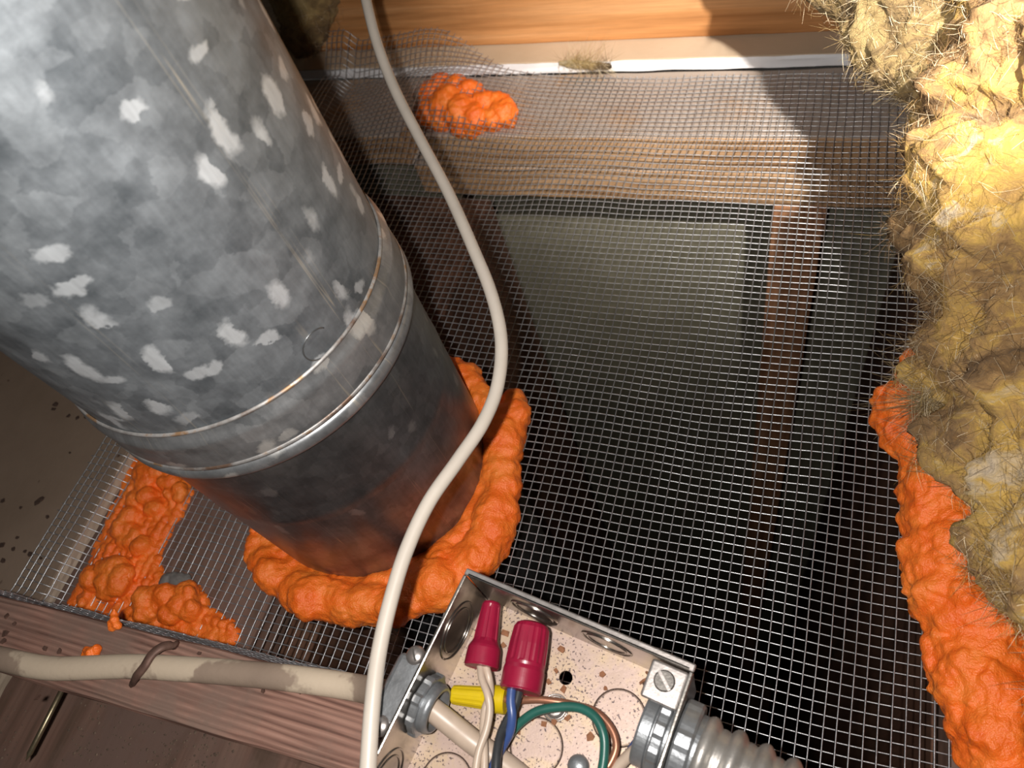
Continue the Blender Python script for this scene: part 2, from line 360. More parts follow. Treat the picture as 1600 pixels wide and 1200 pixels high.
M['fibre'] = simple('glass_fibre', (.78, .60, .26), .6, 0, .35, 30, 0, .0002, .3)
M['fibre_pale'] = simple('pale_fibre', (.66, .54, .36), .6, 0, .35, 30, 0, .0002, .3)
mt, nt, b = newmat('soiled_cable'); v = coords(nt)
rs = ramp(nt, [(.46, (.54, .44, .33)), (.50, (.30, .225, .17)), (.7, (.25, .185, .14))]); nt.links.new(tnoise(nt, v, 24, 5, .55), rs.inputs[0]); nt.links.new(rs.outputs[0], b.inputs['Base Color']); b.inputs['Roughness'].default_value = .65
bump(nt, b, tnoise(nt, v, 300, 4), .3, .0006); M['soiled'] = mt

# ------------------------------------------------------------------ the setting: shaft walls and floor
DUCT = np.array([-.2585, .168]); DR = .082
XL, XR, YB = -.302, .098, .5105
def part(name, geo, mat, parent=None, **k): return put(name, geo[0], geo[1], mat, parent, **k)
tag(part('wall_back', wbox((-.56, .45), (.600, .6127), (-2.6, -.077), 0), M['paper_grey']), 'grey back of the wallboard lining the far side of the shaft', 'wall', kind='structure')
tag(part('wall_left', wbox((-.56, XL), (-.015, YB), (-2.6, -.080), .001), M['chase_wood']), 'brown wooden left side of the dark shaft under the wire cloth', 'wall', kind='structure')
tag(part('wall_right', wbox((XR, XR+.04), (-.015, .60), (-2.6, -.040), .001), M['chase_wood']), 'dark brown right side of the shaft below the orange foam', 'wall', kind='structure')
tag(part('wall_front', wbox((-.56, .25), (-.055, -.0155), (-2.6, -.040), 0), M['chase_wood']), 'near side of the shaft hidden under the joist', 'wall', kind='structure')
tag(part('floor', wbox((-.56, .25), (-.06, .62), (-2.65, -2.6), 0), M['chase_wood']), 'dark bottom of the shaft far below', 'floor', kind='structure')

# studs under the back plate
for x0, lab in ((-.026, 'reddish wooden stud standing in the shaft below the back plate'),):
    s = part('stud', board((x0, x0+.0455), (YB+.002, .5995), (-2.59, -.0775), .002, .03, .0008, 3), M['stud']); tag(s, lab, 'stud')

# ------------------------------------------------------------------ plates
bp = empty('top_plate', (-.1, .55, -.076), 'doubled timber top plate behind the wire cloth at the back of the opening', 'beam')
part('board', board((-.352, .42), (YB, .6002), (-.038, 0), .003, .012, .0009, 1), M['plate'], bp)
part('board', board((-.376, .42), (YB+.001, .598), (-.0765, -.0385), .002, .012, .0008, 2), M['plate'], bp)
# broken board end behind the pipe
V, Fc = board((-.95, -.366), (.508, .600), (-.036, .0008), .003, .010, .001, 5)
V = np.array(V)
for i, p in enumerate(V):
    if p[0] > -.372: p[0] += .016*(noise.noise(Vector((p[1]*90, p[2]*60, 3)))-.2) - .012*max(0, (.53-p[1])/.03)
tag(put('plate_offcut', V, Fc, M['plate']), 'short timber with a splintered end between the pipe and the foam lump', 'beam')
tag(part('side_plate', board((-.56, -.3005), (-.0155, .272), (-.038, 0), .003, .012, .001, 4), M['plate_y']), 'dusty dark timber plate under the foam left of the pipe', 'beam')
tag(part('side_plate', board((XR, XR+.16), (-.25, .508), (-.038, 0), .003, .012, .001, 6), M['plate_y']), 'timber plate at the right edge under foam and insulation', 'beam')

tag(part('front_plate', board((-.56, XR-.001), (-.25, -.0165), (-.038, 0), .003, .012, .001, 11), M['plate_y']), 'timber plate below the near joist at the bottom edge', 'beam')

# ------------------------------------------------------------------ ceiling boards seen from above
def sheet(name, a, b, mat, edge, label, z0=.0005, z1=.0127, edge_side='y0'):
    o = part(name, wbox(a, b, (z0+.0002, z1), .0006), mat); tag(o, label, 'drywall', kind='structure')
    # the cut gypsum edge, slightly ragged
    n = 160; V = []; Fc = []
    for i in range(n+1):
        t = i/n
        for z in np.linspace(z0+.0006, z1-.0006, 5):
            j = .0011*noise.noise(Vector((t*60, z*300, 1.7)))+.0008
            if edge_side == 'y0': V.append((a[0]+(a[1]-a[0])*t, b[0]-j, z))
            else: V.append((a[1]+j, b[0]+(b[1]-b[0])*t, z))
    for i in range(n):
        for k in range(4): Fc.append([i*5+k, (i+1)*5+k, (i+1)*5+k+1, i*5+k+1])
    V2 = V+[((p[0], p[1]+.002, p[2]) if edge_side == 'y0' else (p[0]-.002, p[1], p[2])) for p in V]
    nb = len(V); Fc += [[q+nb for q in f][::-1] for f in Fc]
    put('gypsum_edge', V2, Fc, edge, o); return o
sheet('ceiling_board', (-.95, .45), (.6005, .90), M['paper_back'], M['gypsum'], 'tan ceiling board with a bright white cut edge behind the top plate')
sheet('ceiling_board', (-1.15, -.4645), (-.30, .5065), M['paper'], M['gypsum_dusty'], 'brown dusty ceiling board dotted with dark specks left of the pipe', edge_side='x1')
tag(part('ceiling_board', wbox((XR+.165, .9), (-.3, .597), (.0005, .0127), .0006), M['paper']), 'ceiling board hidden under the yellow insulation', 'drywall', kind='structure')

# ------------------------------------------------------------------ joists
tag(part('back_joist', board((-.52, .6), (.6290, .668), (.0130, .155), .002, .012, .0006, 8), M['joist_warm']), 'warm orange fir joist lying across the very back', 'joist')
ja = math.atan(.0385); je = np.array([math.cos(ja), math.sin(ja), 0]); jn = np.array([-math.sin(ja), math.cos(ja), 0])
JO = np.array([-.4102, .0157, 0])        # far top edge of the near joist
JZ = .0895
V, Fc = board((-.75, .75), (-.0380, 0), (.0015, JZ), .0035, .010, .0007, 9, (JO, je, jn, EZ))
V = np.array(V)
tag(put('front_joist', V, Fc, M['joist']), 'weathered ridged wooden joist carrying the soiled cable and the metal box', 'joist')

# ------------------------------------------------------------------ round vent pipe
def pipe_shell(prof, mat, parent, name, sides=160, c=DUCT):
    V = []; Fc = []; UV = []
    n = len(prof)
    for i, (z, r) in enumerate(prof):
        for k in range(sides+1):
            th = 2*math.pi*k/sides + .9
            V.append((c[0]+r*math.cos(th), c[1]+r*math.sin(th), z)); UV.append((th*DR, z))
    s = sides+1
    for i in range(n-1):
        for k in range(sides): Fc.append([i*s+k, i*s+k+1, (i+1)*s+k+1, (i+1)*s+k])
    return put(name, V, Fc, mat, parent, smooth=True, uv=UV)
pipe = empty('vent_pipe', (DUCT[0], DUCT[1], -1.6), 'large galvanized round vent pipe rising through the wire cloth', 'pipe')
ZS, ZB = .206, .176                        # lap seam and rolled bead heights
low = [(-1.6, DR-.0005), (-.4, DR-.0005)] + [(z, DR-.0005) for z in np.linspace(-.1, .098, 12)]
low += [(.1005, DR-.0004), (.103, DR-.0002), (.106, DR-.0001), (.109, DR-.0002), (.112, DR-.0004)]
low += [(z, DR-.0005) for z in np.linspace(.12, ZB-.011, 5)]
pipe_shell(low, M['ductlow'], pipe, 'lower_section')
bead = [(ZB-.0105, DR-.001), (ZB-.0095, DR+.0016)]
bead += [(ZB-.005+.0045*math.sin(a), DR+.0015+.0026*math.cos(a)) for a in np.linspace(-1.4, 1.4, 10)]
bead += [(ZB+.0002, DR+.0008)]
pipe_shell(bead, M['collar'], pipe, 'rolled_bead')
pipe_shell([(ZB+.0002, DR+.0006), (ZB+.001, DR+.0034), (ZB+.0024, DR+.0038), (ZB+.0034, DR+.0030), (ZB+.0036, DR+.001)], M['rust'], pipe, 'bead_edge')
col = [(ZB+.003, DR+.0030), (ZB+.006, DR+.0034), (ZB+.014, DR+.0030), (ZS-.012, DR+.0030), (ZS-.009, DR+.0033), (ZS-.0075, DR+.0031), (ZS-.0055, DR+.0022), (ZS-.0025, DR+.0010), (ZS-.0008, DR+.0007)]
pipe_shell(col, M['collar'], pipe, 'collar')
up = [(ZS-.006, DR-.0002)] + [(z, DR) for z in np.linspace(ZS-.004, .62, 28)] + [(1.5, DR)]
pipe_shell(up, M['duct'], pipe, 'upper_section')
pipe_shell([(ZS-.0012, DR+.0004), (ZS-.0008, DR+.0013), (ZS+.0002, DR+.0013), (ZS+.0006, DR+.0002)], M['rust'], pipe, 'lap_edge')
# stamped ring on the skin near the lap seam
def on_pipe(px, py, r=DR):
    d = ray(px, py); a = d[0]**2+d[1]**2; b_ = -2*(d[0]*DUCT[0]+d[1]*DUCT[1]); c_ = DUCT@DUCT-r*r
    q = b_*b_-4*a*c_; t = (-b_-math.sqrt(max(q, 0)))/2/a; return CAM+t*d
p0 = on_pipe(497, 538, DR); th0 = math.atan2(p0[1]-DUCT[1], p0[0]-DUCT[0])
ringp = []
for a in np.linspace(.6, 4.7, 40):
    t = th0+.0075*math.cos(a)/DR; z = p0[2]+.0075*math.sin(a); ringp.append((DUCT[0]+(DR+.0001)*math.cos(t), DUCT[1]+(DR+.0001)*math.sin(t), z))
part('stamped_ring', tube_geo(ringp, .00035, 6), M['ductlow'], pipe, smooth=True)

# ------------------------------------------------------------------ hardware cloth
PX, PY = .00620, .00570
def sstep(a, b, x): t = min(1, max(0, (x-a)/(b-a))); return t*t*(3-2*t)
def jfar(x): return JO[1]+.0385*(x-JO[0])
def cloth(u, v):
    """sheet coordinates -> place; flat over the shaft, folded up the joist, draped over board edge and foam"""
    zb = .0028
    zb += .0022*noise.noise(Vector((u*9, v*9, 2.0)))+.0012*noise.noise(Vector((u*26, v*22, 5.0)))
    zb += .027*math.exp(-(((u+.345)/.085)**2+((v-.548)/.075)**2))          # pushed up by the back foam lump
    zb += .007*math.exp(-(((u+.17)/.06)**2+((v-.47)/.08)**2))
    zb += .004*math.exp(-(((u-.0)/.10)**2+((v-.52)/.05)**2))
    zb += .0140*(1-sstep(-.468, -.452, u))
    if v > .585: zb += .028*sstep(.575, .625, v)*(1-sstep(-.38, -.28, u))
    x = u; y = v
    y += .0018*noise.noise(Vector((u*12, v*12, 9)))
    x += .0012*noise.noise(Vector((u*10, v*14, 15)))
    r = .012; v0 = jfar(u)+.0025+r
    if v < v0:
        s = v0-v; arc = math.pi/2*r
        if s < arc: th = s/r; y = v0-r*math.sin(th); z = zb+r*(1-math.cos(th))
        else: y = v0-r + .0012*noise.noise(Vector((u*30, s*20, 1))); z = zb+r+(s-arc)
        return np.array([x, y, z])
    return np.array([x, y, zb])
U0, U1 = -.486, .125
US = np.arange(U0, U1+1e-6, PX)
def vmin(u): return jfar(u)+.0145-(.0188+.079)+.0012*math.sin(u*70)+.016*sstep(-.185, -.155, u)   # lower where the box sits on the joist
def vmax(u): return .589+.034*(1-sstep(-.36, -.27, u))
VT = np.arange(-.12, .66, PY)
def in_hole(u, v): return (u-DUCT[0])**2+(v-DUCT[1])**2 < (DR+.0045)**2
def wires(lengthwise):
    g = G(); rad = .00040; sides = 5
    lines = []
    if lengthwise:
        for u in US:
            a, b_ = vmin(u), vmax(u)+random.uniform(0, .003)
            lines.append([(u, t) for t in np.arange(a, b_, PY*.5)])
    else:
        for v in VT:
            lines.append([(t, v) for t in np.arange(U0-random.uniform(.0, .004), U1+.003, PX*.5)])
    for ln in lines:
        run = []
        def flush():
            if len(run) > 2:
                P = np.array(run); off = .00038 if lengthwise else -.00038
                P = P+np.array([0, 0, off]); g.add(*tube_geo(P, rad, sides, caps=False))
            run.clear()
        for (u, v) in ln:
            ok = not in_hole(u, v)
            if not lengthwise and not (vmin(u)-.0005 <= v <= vmax(u)): ok = False
            if ok: run.append(cloth(u, v))
            else: flush()
        flush()
    return g
hc = empty('hardware_cloth', (-.15, .28, 0), 'galvanized square-mesh hardware cloth stretched over the dark shaft', 'wire mesh')
for nm, lw in (('lengthwise_wires', True), ('cross_wires', False)):
    g = wires(lw); o = put(nm, g.v, g.f, M['wire'], hc, smooth=True); o['kind'] = 'stuff'
# solder beads at crossings
g = G(); oct_v = np.array([(1, 0, 0), (-1, 0, 0), (0, 1, 0), (0, -1, 0), (0, 0, 1), (0, 0, -1)], float)
oct_f = [(0, 2, 4), (2, 1, 4), (1, 3, 4), (3, 0, 4), (2, 0, 5), (1, 2, 5), (3, 1, 5), (0, 3, 5)]
for u in US:
    for v in VT:
        if vmin(u) < v < vmax(u) and not in_hole(u, v):
            g.add(cloth(u, v)+oct_v*random.uniform(.0006, .00082), oct_f)
o = put('solder_joints', g.v, g.f, M['wire'], hc, smooth=True); o['kind'] = 'stuff'

# ------------------------------------------------------------------ orange foam
def S(px, py, z, rpx, sz=1.0):
    p = at(px, py, z); d = np.dot(p-CAM, fwd); return (p[0], p[1], p[2], rpx*d/F, sz)
ring = []
RP = [(398, 838, 9), (402, 862, 20), (425, 893, 30), (450, 915, 30), (484, 932, 35), (520, 938, 31), (548, 942, 33), (585, 944, 33), (612, 945, 30), (640, 935, 33), (655, 920, 36), (685, 915, 42), (620, 962, 24),
      (720, 893, 34), (745, 872, 36), (765, 845, 36), (775, 812, 34), (783, 780, 33), (786, 750, 31), (785, 720, 31), (788, 690, 34), (795, 660, 33), (802, 634, 24), (742, 632, 16), (750, 655, 19), (765, 690, 24), (690, 880, 28)]
for px, py, r in RP: ring.append(S(px+random.uniform(-4, 4), py+random.uniform(-4, 4), .011+random.uniform(-.003, .004), r*random.uniform(.88, 1.1)))
for (xa, ya, ra), (xb, yb, rb2) in zip(RP[:12], RP[1:12]): ring.append(S((xa+xb)/2, (ya+yb)/2, .011, (ra+rb2)/2*.97))
for (xa, ya, ra), (xb, yb, rb2) in zip(RP[13:22], RP[14:22]): ring.append(S((xa+xb)/2, (ya+yb)/2, .011, (ra+rb2)/2*.97))
for k in range(14):                        # smaller bulges and the bead hidden behind the pipe
    px, py, r = random.choice(RP[1:22]); ring.append(S(px+random.uniform(-14, 14), py+random.uniform(-14, 14), .013, r*random.uniform(.5, .8)))
for a in np.linspace(math.radians(40), math.radians(215), 26):
    ring.append((DUCT[0]+(DR+.006)*math.cos(a), DUCT[1]+(DR+.006)*math.sin(a), .008+.002*math.sin(a*9), .011+.002*math.sin(a*13)))
for a in np.linspace(math.radians(215), math.radians(385), 30): ring.append((DUCT[0]+(DR+.005)*math.cos(a), DUCT[1]+(DR+.005)*math.sin(a), .006, .010))
Vf, Ff = lumps_geo(ring, .0013, 8, .0020, 70, .0014, 190)
tag(put('foam_ring', Vf, Ff, M['foam'], smooth=True), 'ring of orange expanding foam sealing the foot of the vent pipe', 'foam')
# right-hand bead of foam
LE = [(545, 1412, 1470), (570, 1412, 1480), (600, 1402, 1478), (640, 1368, 1480), (680, 1385, 1490), (715, 1420, 1492), (750, 1408, 1498), (790, 1412, 1505), (850, 1410, 1520), (910, 1412, 1545), (960, 1432, 1570), (990, 1450, 1585), (1040, 1444, 1600), (1090, 1465, 1620), (1140, 1485, 1640), (1200, 1508, 1670), (1260, 1530, 1690)]
sp = []
for y in range(572, 1262, 9):
    l = np.interp(y, [e[0] for e in LE], [e[1] for e in LE]); r = np.interp(y, [e[0] for e in LE], [e[2] for e in LE])
    for k in range(3):
        rp = random.uniform(24, 44); t = random.random()
        x = l+rp*.9+(r-l-rp)*t; sp.append(S(x, y, .010+.010*math.sin(t*math.pi)+random.uniform(-.003, .003), rp))
    rp = random.uniform(15, 22); sp.append(S(l+rp*.95, y, .008, rp))
for px, py, r in ((1400, 648, 33), (1422, 598, 20), (1425, 690, 30), (1418, 778, 14), (1424, 748, 14), (1395, 665, 24)): sp.append(S(px, py, .012, r))
Vf, Ff = lumps_geo(sp, .0013, 4, .0026, 85, .0024, 170)
tag(put('foam_bead', Vf, Ff, M['foam'], smooth=True), 'long lumpy bead of orange foam under the yellow insulation on the right', 'foam')
# foam lump at the back
sp = [S(q[0], q[1], q[2]-.003, q[3]) for q in ((676, 150, .014, 24), (672, 178, .012, 22), (690, 138, .016, 22), (712, 140, .018, 22), (735, 150, .016, 24), (700, 165, .018, 30), (722, 178, .016, 28), (742, 185, .014, 24), (690, 188, .010, 18), (718, 200, .008, 15), (738, 203, .006, 13), (758, 165, .016, 22), (782, 163, .016, 20), (788, 178, .014, 22), (770, 188, .012, 18), (752, 192, .010, 16))]
Vf, Ff = lumps_geo(sp, .0015, 3, .0020, 90, .0022, 170)
tag(put('foam_lump', Vf, Ff, M['foam'], smooth=True), 'orange foam lump bulging through the mesh on the back plate', 'foam')
# pad of foam on the left plate, squeezed up through the mesh
POLY = [(222, 708), (255, 722), (292, 748), (297, 772), (288, 795), (262, 835), (250, 862), (252, 895), (268, 925), (300, 912), (312, 922), (322, 950), (352, 972), (374, 990), (374, 1006), (340, 1004), (270, 988), (190, 966), (112, 943), (128, 912), (150, 868), (185, 785)]
def inside(x, y, P):
    c_ = False; j = len(P)-1
    for i in range(len(P)):
        if (P[i][1] > y) != (P[j][1] > y) and x < (P[j][0]-P[i][0])*(y-P[i][1])/(P[j][1]-P[i][1])+P[i][0]: c_ = not c_
        j = i
    return c_
sp = []
for x in range(110, 380, 6):
    for y in range(700, 1012, 6):
        if inside(x, y, POLY):
            d = min(math.hypot(x-q[0], y-q[1]) for q in POLY); sp.append(S(x+random.uniform(-2, 2), y+random.uniform(-2, 2), -.0015+random.uniform(0, .002), 9.5, 1.0))
for u in US:                               # one small dome per mesh opening
    for v in VT:
        p = cloth(u+PX/2, v+PY/2); rv = R.T @ (p-CAM); px = 800+F*rv[0]/rv[2]; py = 600+F*rv[1]/rv[2]
        if u < -.29 and v < .19 and v > jfar(u)+.02 and inside(px, py, POLY) and random.random() < .93: sp.append((p[0], p[1], p[2]-.0005+random.uniform(-.001, .0012), .0033, 1.0))
for cx, cy, z, r, k in ((168, 905, .009, 30, 16), (240, 945, .009, 26, 12), (280, 942, .010, 26, 14), (300, 924, .012, 10, 4), (212, 960, .006, 14, 6), (240, 740, .006, 24, 12), (270, 765, .006, 18, 9), (225, 790, .004, 26, 8), (205, 840, .004, 24, 8), (130, 935, .005, 14, 6)):
    for _ in range(k): sp.append(S(cx+random.uniform(-r, r)*.8, cy+random.uniform(-r, r)*.7, z+random.uniform(-.003, .003), random.uniform(.35, .62)*r+3))
Vf, Ff = lumps_geo(sp, .0011, 2, .0012, 120, .0010, 260)
tag(put('foam_pad', Vf, Ff, M['foam'], smooth=True), 'orange foam pressed up through the mesh left of the pipe', 'foam')
def crumb(name, label, pts, mat, vox=.0008, **k):
    Vf, Ff = lumps_geo(pts, vox, 1, .0006, 300); return tag(put(name, Vf, Ff, mat, smooth=True), label, k.get('cat', 'foam'), k.get('group'))
crumb('foam_crumb', 'small orange foam drip hanging over the folded mesh edge', [S(177, 960, .093, 6), S(178, 968, .093, 7), S(183, 977, .0915, 8), S(176, 980, .091, 7), S(174, 973, .092, 6), S(178, 953, .094, 4)], M['foam'])
crumb('foam_crumb', 'orange foam crumb lying on the joist beside the soiled cable', [S(142, 1020, .0925, 10), S(150, 1015, .0925, 8), S(135, 1016, .0915, 7), S(148, 1024, .0915, 7), S(131, 1023, .091, 5)], M['foam'])
crumb('foam_crumb', 'tiny orange foam bits stuck to the pipe above the foam ring', [S(396, 829, .016, 6), S(403, 833, .015, 5), S(408, 838, .014, 4)], M['foam'], .0006)
crumb('dust_clump', 'dark grey clump of dust in the notch of the left foam', [S(262, 908, .004, 14, .7), S(278, 910, .004, 16, .7), S(270, 903, .005, 11, .7), S(290, 906, .004, 10, .7)], M['dust'], .001, cat='dust')

# ------------------------------------------------------------------ glass wool insulation
def wool_tube(rows, nseg, nrow, seed, a1, a2, mat, name, label, group=None, fibres=6000, fl=(.004, .010), fmat='fibre', fw=.00011):
    """rows: (left boundary point xyz, half width, half height); lumpy torn batt built around a spine"""
    C0 = np.array([np.append(np.array(r_[0])+np.array([r_[1], 0, 0]), [r_[1], r_[2]]) for r_ in rows])
    Pth = smooth_path(C0, nrow); V = []; Fc = []
    T = np.gradient(Pth[:, :3], axis=0); T /= np.linalg.norm(T, axis=1)[:, None]
    for i in range(nrow+1):
        c = Pth[i, :3]; wd, ht = Pth[i, 3], Pth[i, 4]
        ax = EX; bz = EZ
        for k in range(nseg):
            th = 2*math.pi*k/nseg; cs, sn = math.cos(th), math.sin(th)
            e = .75
            d = ax*wd*math.copysign(abs(cs)**e, cs)+bz*ht*math.copysign(abs(sn)**e, sn)
            p = c+d; nrm = d/np.linalg.norm(d); q = Vector(p)+Vector((seed, 0, 0))
            big = noise.fractal(q*10, .9, 2.0, 2)*a1*1.1
            wq = q+noise.noise_vector(q*30)*.012
            fold = abs(noise.noise(wq*24))*a1*1.0+abs(noise.noise(wq*52+Vector((5, 1, 2))))*a1*.55
            tuft = abs(noise.noise(wq*110))*a2*1.6+noise.fractal(q*260, .8, 2, 2)*a2*.5
            V.append(p+nrm*(big+fold-a1*.45+tuft))
    for i in range(nrow):
        for k in range(nseg):
            k2 = (k+1) % nseg; Fc.append([i*nseg+k, i*nseg+k2, (i+1)*nseg+k2, (i+1)*nseg+k])
    Fc.append(list(range(nseg))[::-1]); Fc.append([nrow*nseg+k for k in range(nseg)])
    V = np.array(V)
    root = empty(name, (V[:, 0].mean(), V[:, 1].mean(), V[:, 2].min()), label, 'insulation', group)
    put('wool_body', V, Fc, mat, root, smooth=True)
    g = G(); g2 = G(); Vq = V
    quads = np.array(Fc[:-2]); rs_ = np.random.RandomState(int(seed)+5)
    for q in quads[rs_.randint(0, len(quads), fibres)]:
        a_, b_, c_, d_ = Vq[q]; n_ = np.cross(b_-a_, d_-a_); ln = np.linalg.norm(n_)
        if ln < 1e-12: continue
        n_ = -n_/ln if False else n_/ln
        s, t = rs_.rand(2); p = a_+(b_-a_)*s+(d_-a_)*t
        fv = np.array(noise.noise_vector(Vector(p)*35)); tan = fv-n_*np.dot(fv, n_); tan /= np.linalg.norm(tan)+1e-9
        L = rs_.uniform(*fl); lift = rs_.uniform(.1, .8); dr = tan+n_*lift+rs_.normal(0, .5, 3)
        dr /= np.linalg.norm(dr); cu = rs_.normal(0, .7, 3)-n_*.45
        P_ = [p-n_*.0008+dr*L*x+cu*L*x*x for x in (0, .35, .7, 1)]
        (g if rs_.rand() < .72 else g2).add(*tube_geo(P_, [fw, fw, fw*.8, fw*.3], 3, caps=False))
    for nm_, gg, mm in (('loose_fibres', g, mat), ('pale_fibres', g2, M['fibre_pale'])):
        o_ = put(nm_, gg.v, gg.f, mm, root); o_['kind'] = 'stuff'
    return root
def rowsz(L): return [(at(px, py, z), wd, ht) for px, py, z, wd, ht in L]
wool_tube(rowsz([(1570, -260, .20, .20, 0.070), (1520, -80, .19, .20, 0.070), (1470, 60, .175, .19, 0.070), (1430, 170, .155, .18, 0.070), (1398, 235, .14, .17, 0.066), (1402, 320, .125, .16, 0.063), (1424, 400, .11, .16, 0.059), (1436, 460, .10, .15, 0.056), (1412, 530, .085, .15, 0.049), (1432, 590, .08, .14, 0.045), (1490, 700, .08, .14, 0.045), (1508, 800, .08, .14, 0.045), (1530, 890, .08, .14, 0.045), (1575, 965, .085, .13, 0.042), (1640, 1060, .09, .12, 0.042), (1720, 1200, .09, .10, 0.035)]),
          150, 260, 3, .026, .0042, M['wool'], 'insulation_batt', 'big torn yellow fiberglass batt filling the right edge', None, 52000)
wool_tube(rowsz([(1120, -300, .225, .08, .03), (1200, -110, .185, .10, .038), (1292, 0, .165, .11, .045), (1362, 55, .16, .10, .042), (1415, 105, .155, .09, .04), (1440, 150, .15, .07, .034), (1475, 185, .145, .05, .03)]),
          90, 110, 21, .014, .0026, M['wool_dirty'], 'insulation_tuft', 'dingy insulation tuft tucked behind the big yellow batt at top right', None, 16000)
wool_tube([(at_y(400, -60, .64), .05, .03), (at_y(415, -20, .635), .045, .03), (at_y(425, 20, .62), .035, .024), (at_y(440, 60, .60), .022, .018), (at_y(452, 80, .59), .012, .010)],
          60, 60, 41, .010, .002, M['wool_dirty'], 'insulation_tuft', 'dark yellow scrap of insulation behind the pipe at top left', None, 1800)
wool_tube([(at(1438, 632, .05), .008, .004), (at(1444, 622, .055), .014, .007), (at(1462, 606, .06), .018, .010), (at(1480, 596, .064), .018, .010)],
          40, 40, 61, .004, .0015, M['wool_dirty'], 'insulation_wisp', 'pale grey wisp of wool trailing over the right foam bead', None, 1500, (.008, .02), 'fibre_pale')
wool_tube([(at(872, 99, .012), .006, .003), (at(885, 101, .012), .009, .004), (at(905, 103, .012), .009, .004), (at(935, 104, .012), .006, .003)],
          30, 30, 71, .002, .001, M['wool_dirty'], 'insulation_wisp', 'little yellow wisp caught on the white board edge', None, 500, (.006, .014))

# ------------------------------------------------------------------ white cable hanging across the view
CP = [(560, -60, .50), (572, 0, .485), (590, 70, .475), (617, 140, .465), (655, 215, .45), (700, 300, .43), (738, 385, .41), (768, 460, .395), (783, 530, .385), (778, 600, .375), (755, 660, .365), (715, 720, .355), (670, 785, .345), (635, 860, .335), (610, 940, .325), (592, 1020, .315), (582, 1100, .305), (575, 1200, .295), (568, 1330, .285)]
wc = empty('white_cable', (-.30, -.235, .0025), 'clean white cable curving from top to bottom across the view', 'cable')
CW = [at_depth(*c_) for c_ in CP]
CW = [CW[0]+np.array([-.03, .05, .50]), CW[0]+np.array([-.02, .035, .18])] + CW + [np.array([-.235, -.150, .085]), np.array([-.265, -.200, .020]), np.array([-.300, -.235, .006]), np.array([-.380, -.242, .006])]
part('jacket', tube_geo(smooth_path(CW, 340), .00345, 20), M['white_cable'], wc, smooth=True)

# ------------------------------------------------------------------ soiled cable and staple on the joist
SPTS = [(-120, 998), (-40, 1020), (0, 1029), (80, 1044), (200, 1041), (300, 1046), (400, 1054), (480, 1063), (560, 1075), (610, 1087), (650, 1098)]
sc_ = [at(px, py, JZ+.0052+(.004 if px > 560 else 0)+(.008 if px > 600 else 0)) for px, py in SPTS]
tag(part('soiled_cable', tube_geo(smooth_path(sc_, 140), .0062, 20, (1, .78)), M['soiled'], smooth=True), 'dirty flat cream cable lying along the joist into the metal box', 'cable')
st = [at(276, 1008, JZ-.004), at(272, 1008, JZ+.004), at(255, 1010, JZ+.0095), at(238, 1022, JZ+.0115), (at(225, 1042, JZ+.0112)), at(212, 1058, JZ+.0085), at(208, 1066, JZ+.002), at(207, 1066, JZ-.004)]
tag(part('staple', tube_geo(smooth_path(st, 40), .0023, 8, (1.15, .7)), M['staple'], smooth=True), 'rusty staple bent over the soiled cable', 'staple')

# nail sticking out of the joist face toward the viewer
n0 = at(92, 1088, .050); n1 = at(40, 1190, .046)
ndir = (n1-n0)/np.linalg.norm(n1-n0); nl = np.linalg.norm(n1-n0)
tag(part('nail', lathe_geo(n0-ndir*.012, ndir, [(0, .0016), (nl*.6+.012, .0016), (nl*.88+.012, .0016), (nl+.010, .0006), (nl+.012, .0001)], 14), M['nail'], smooth=True), 'long bare nail poking out of the joist at lower left', 'nail')

# ------------------------------------------------------------------ junction box
ZF = JZ+.0012; ZR = ZF+.0375             # inside floor and rim
A = at(729, 899, ZR); Bc = at(1078, 1048, ZR)
e1 = Bc-A; e1[2] = 0; BW = np.linalg.norm(e1); e1 /= BW; e2 = np.array([e1[1], -e1[0], 0])
if e2[1] > 0: e2 = -e2
O = np.array([A[0], A[1], ZF]); BD = BW; T = .0016
def BL(a, b, c): return O+e1*a+e2*b+EZ*c
def toB(p): d = np.array(p)-O; return d@e1, d@e2, d[2]
jb = empty('junction_box', BL(BW/2, BD/2, -.0012), 'open square steel electrical box with wires and red wire nuts', 'electrical box')
def bx(name, a, b, c, mat, parent=jb, bev=.0004): return part(name, box_geo(O, e1, e2, EZ, a, b, c, bev), mat, parent)
def wall_ko(name, org, u, n_out, L, hh, kos, mat):
    """box side with pressed knock-out rings on it"""
    o_ = part(name, box_geo(org, u, n_out, EZ, (0, L), (0, T), (-.0012, hh), .0005), mat, jb)
    for (s, z, r_) in kos:
        for rr_ in (r_, r_*.78):
            P_ = [org+u*(s+rr_*math.cos(t))+EZ*(z+rr_*math.sin(t)*.98)-n_out*.0001 for t in np.linspace(0, 2*math.pi, 41)]
            part('knockout_ring', tube_geo(P_, .00045, 6), mat, o_, smooth=True)
    return o_
wall_ko('left_side', O.copy(), e2, -e1, BD, ZR-ZF, [(.021, .019, .0135), (.088, .019, .0135)], M['box_metal'])
wall_ko('far_side', O.copy(), e1, -e2, BW, ZR-ZF, [(.030, .019, .0115), (.065, .019, .0115)], M['box_metal'])
wall_ko('right_side', BL(BW, 0, 0), e2, e1, BD, ZR-ZF, [], M['box_metal'])
wall_ko('near_side', BL(0, BD, 0), e1, e2, BW, ZR-ZF, [(.030, .019, .0115), (.072, .019, .0115)], M['box_metal'])
# rolled rim on the far side
part('rim', box_geo(O, e1, e2, EZ, (-T, BW+T), (-.0032, 0), (ZR-ZF-.0014, ZR-ZF), .0006), M['bright_metal'], jb)
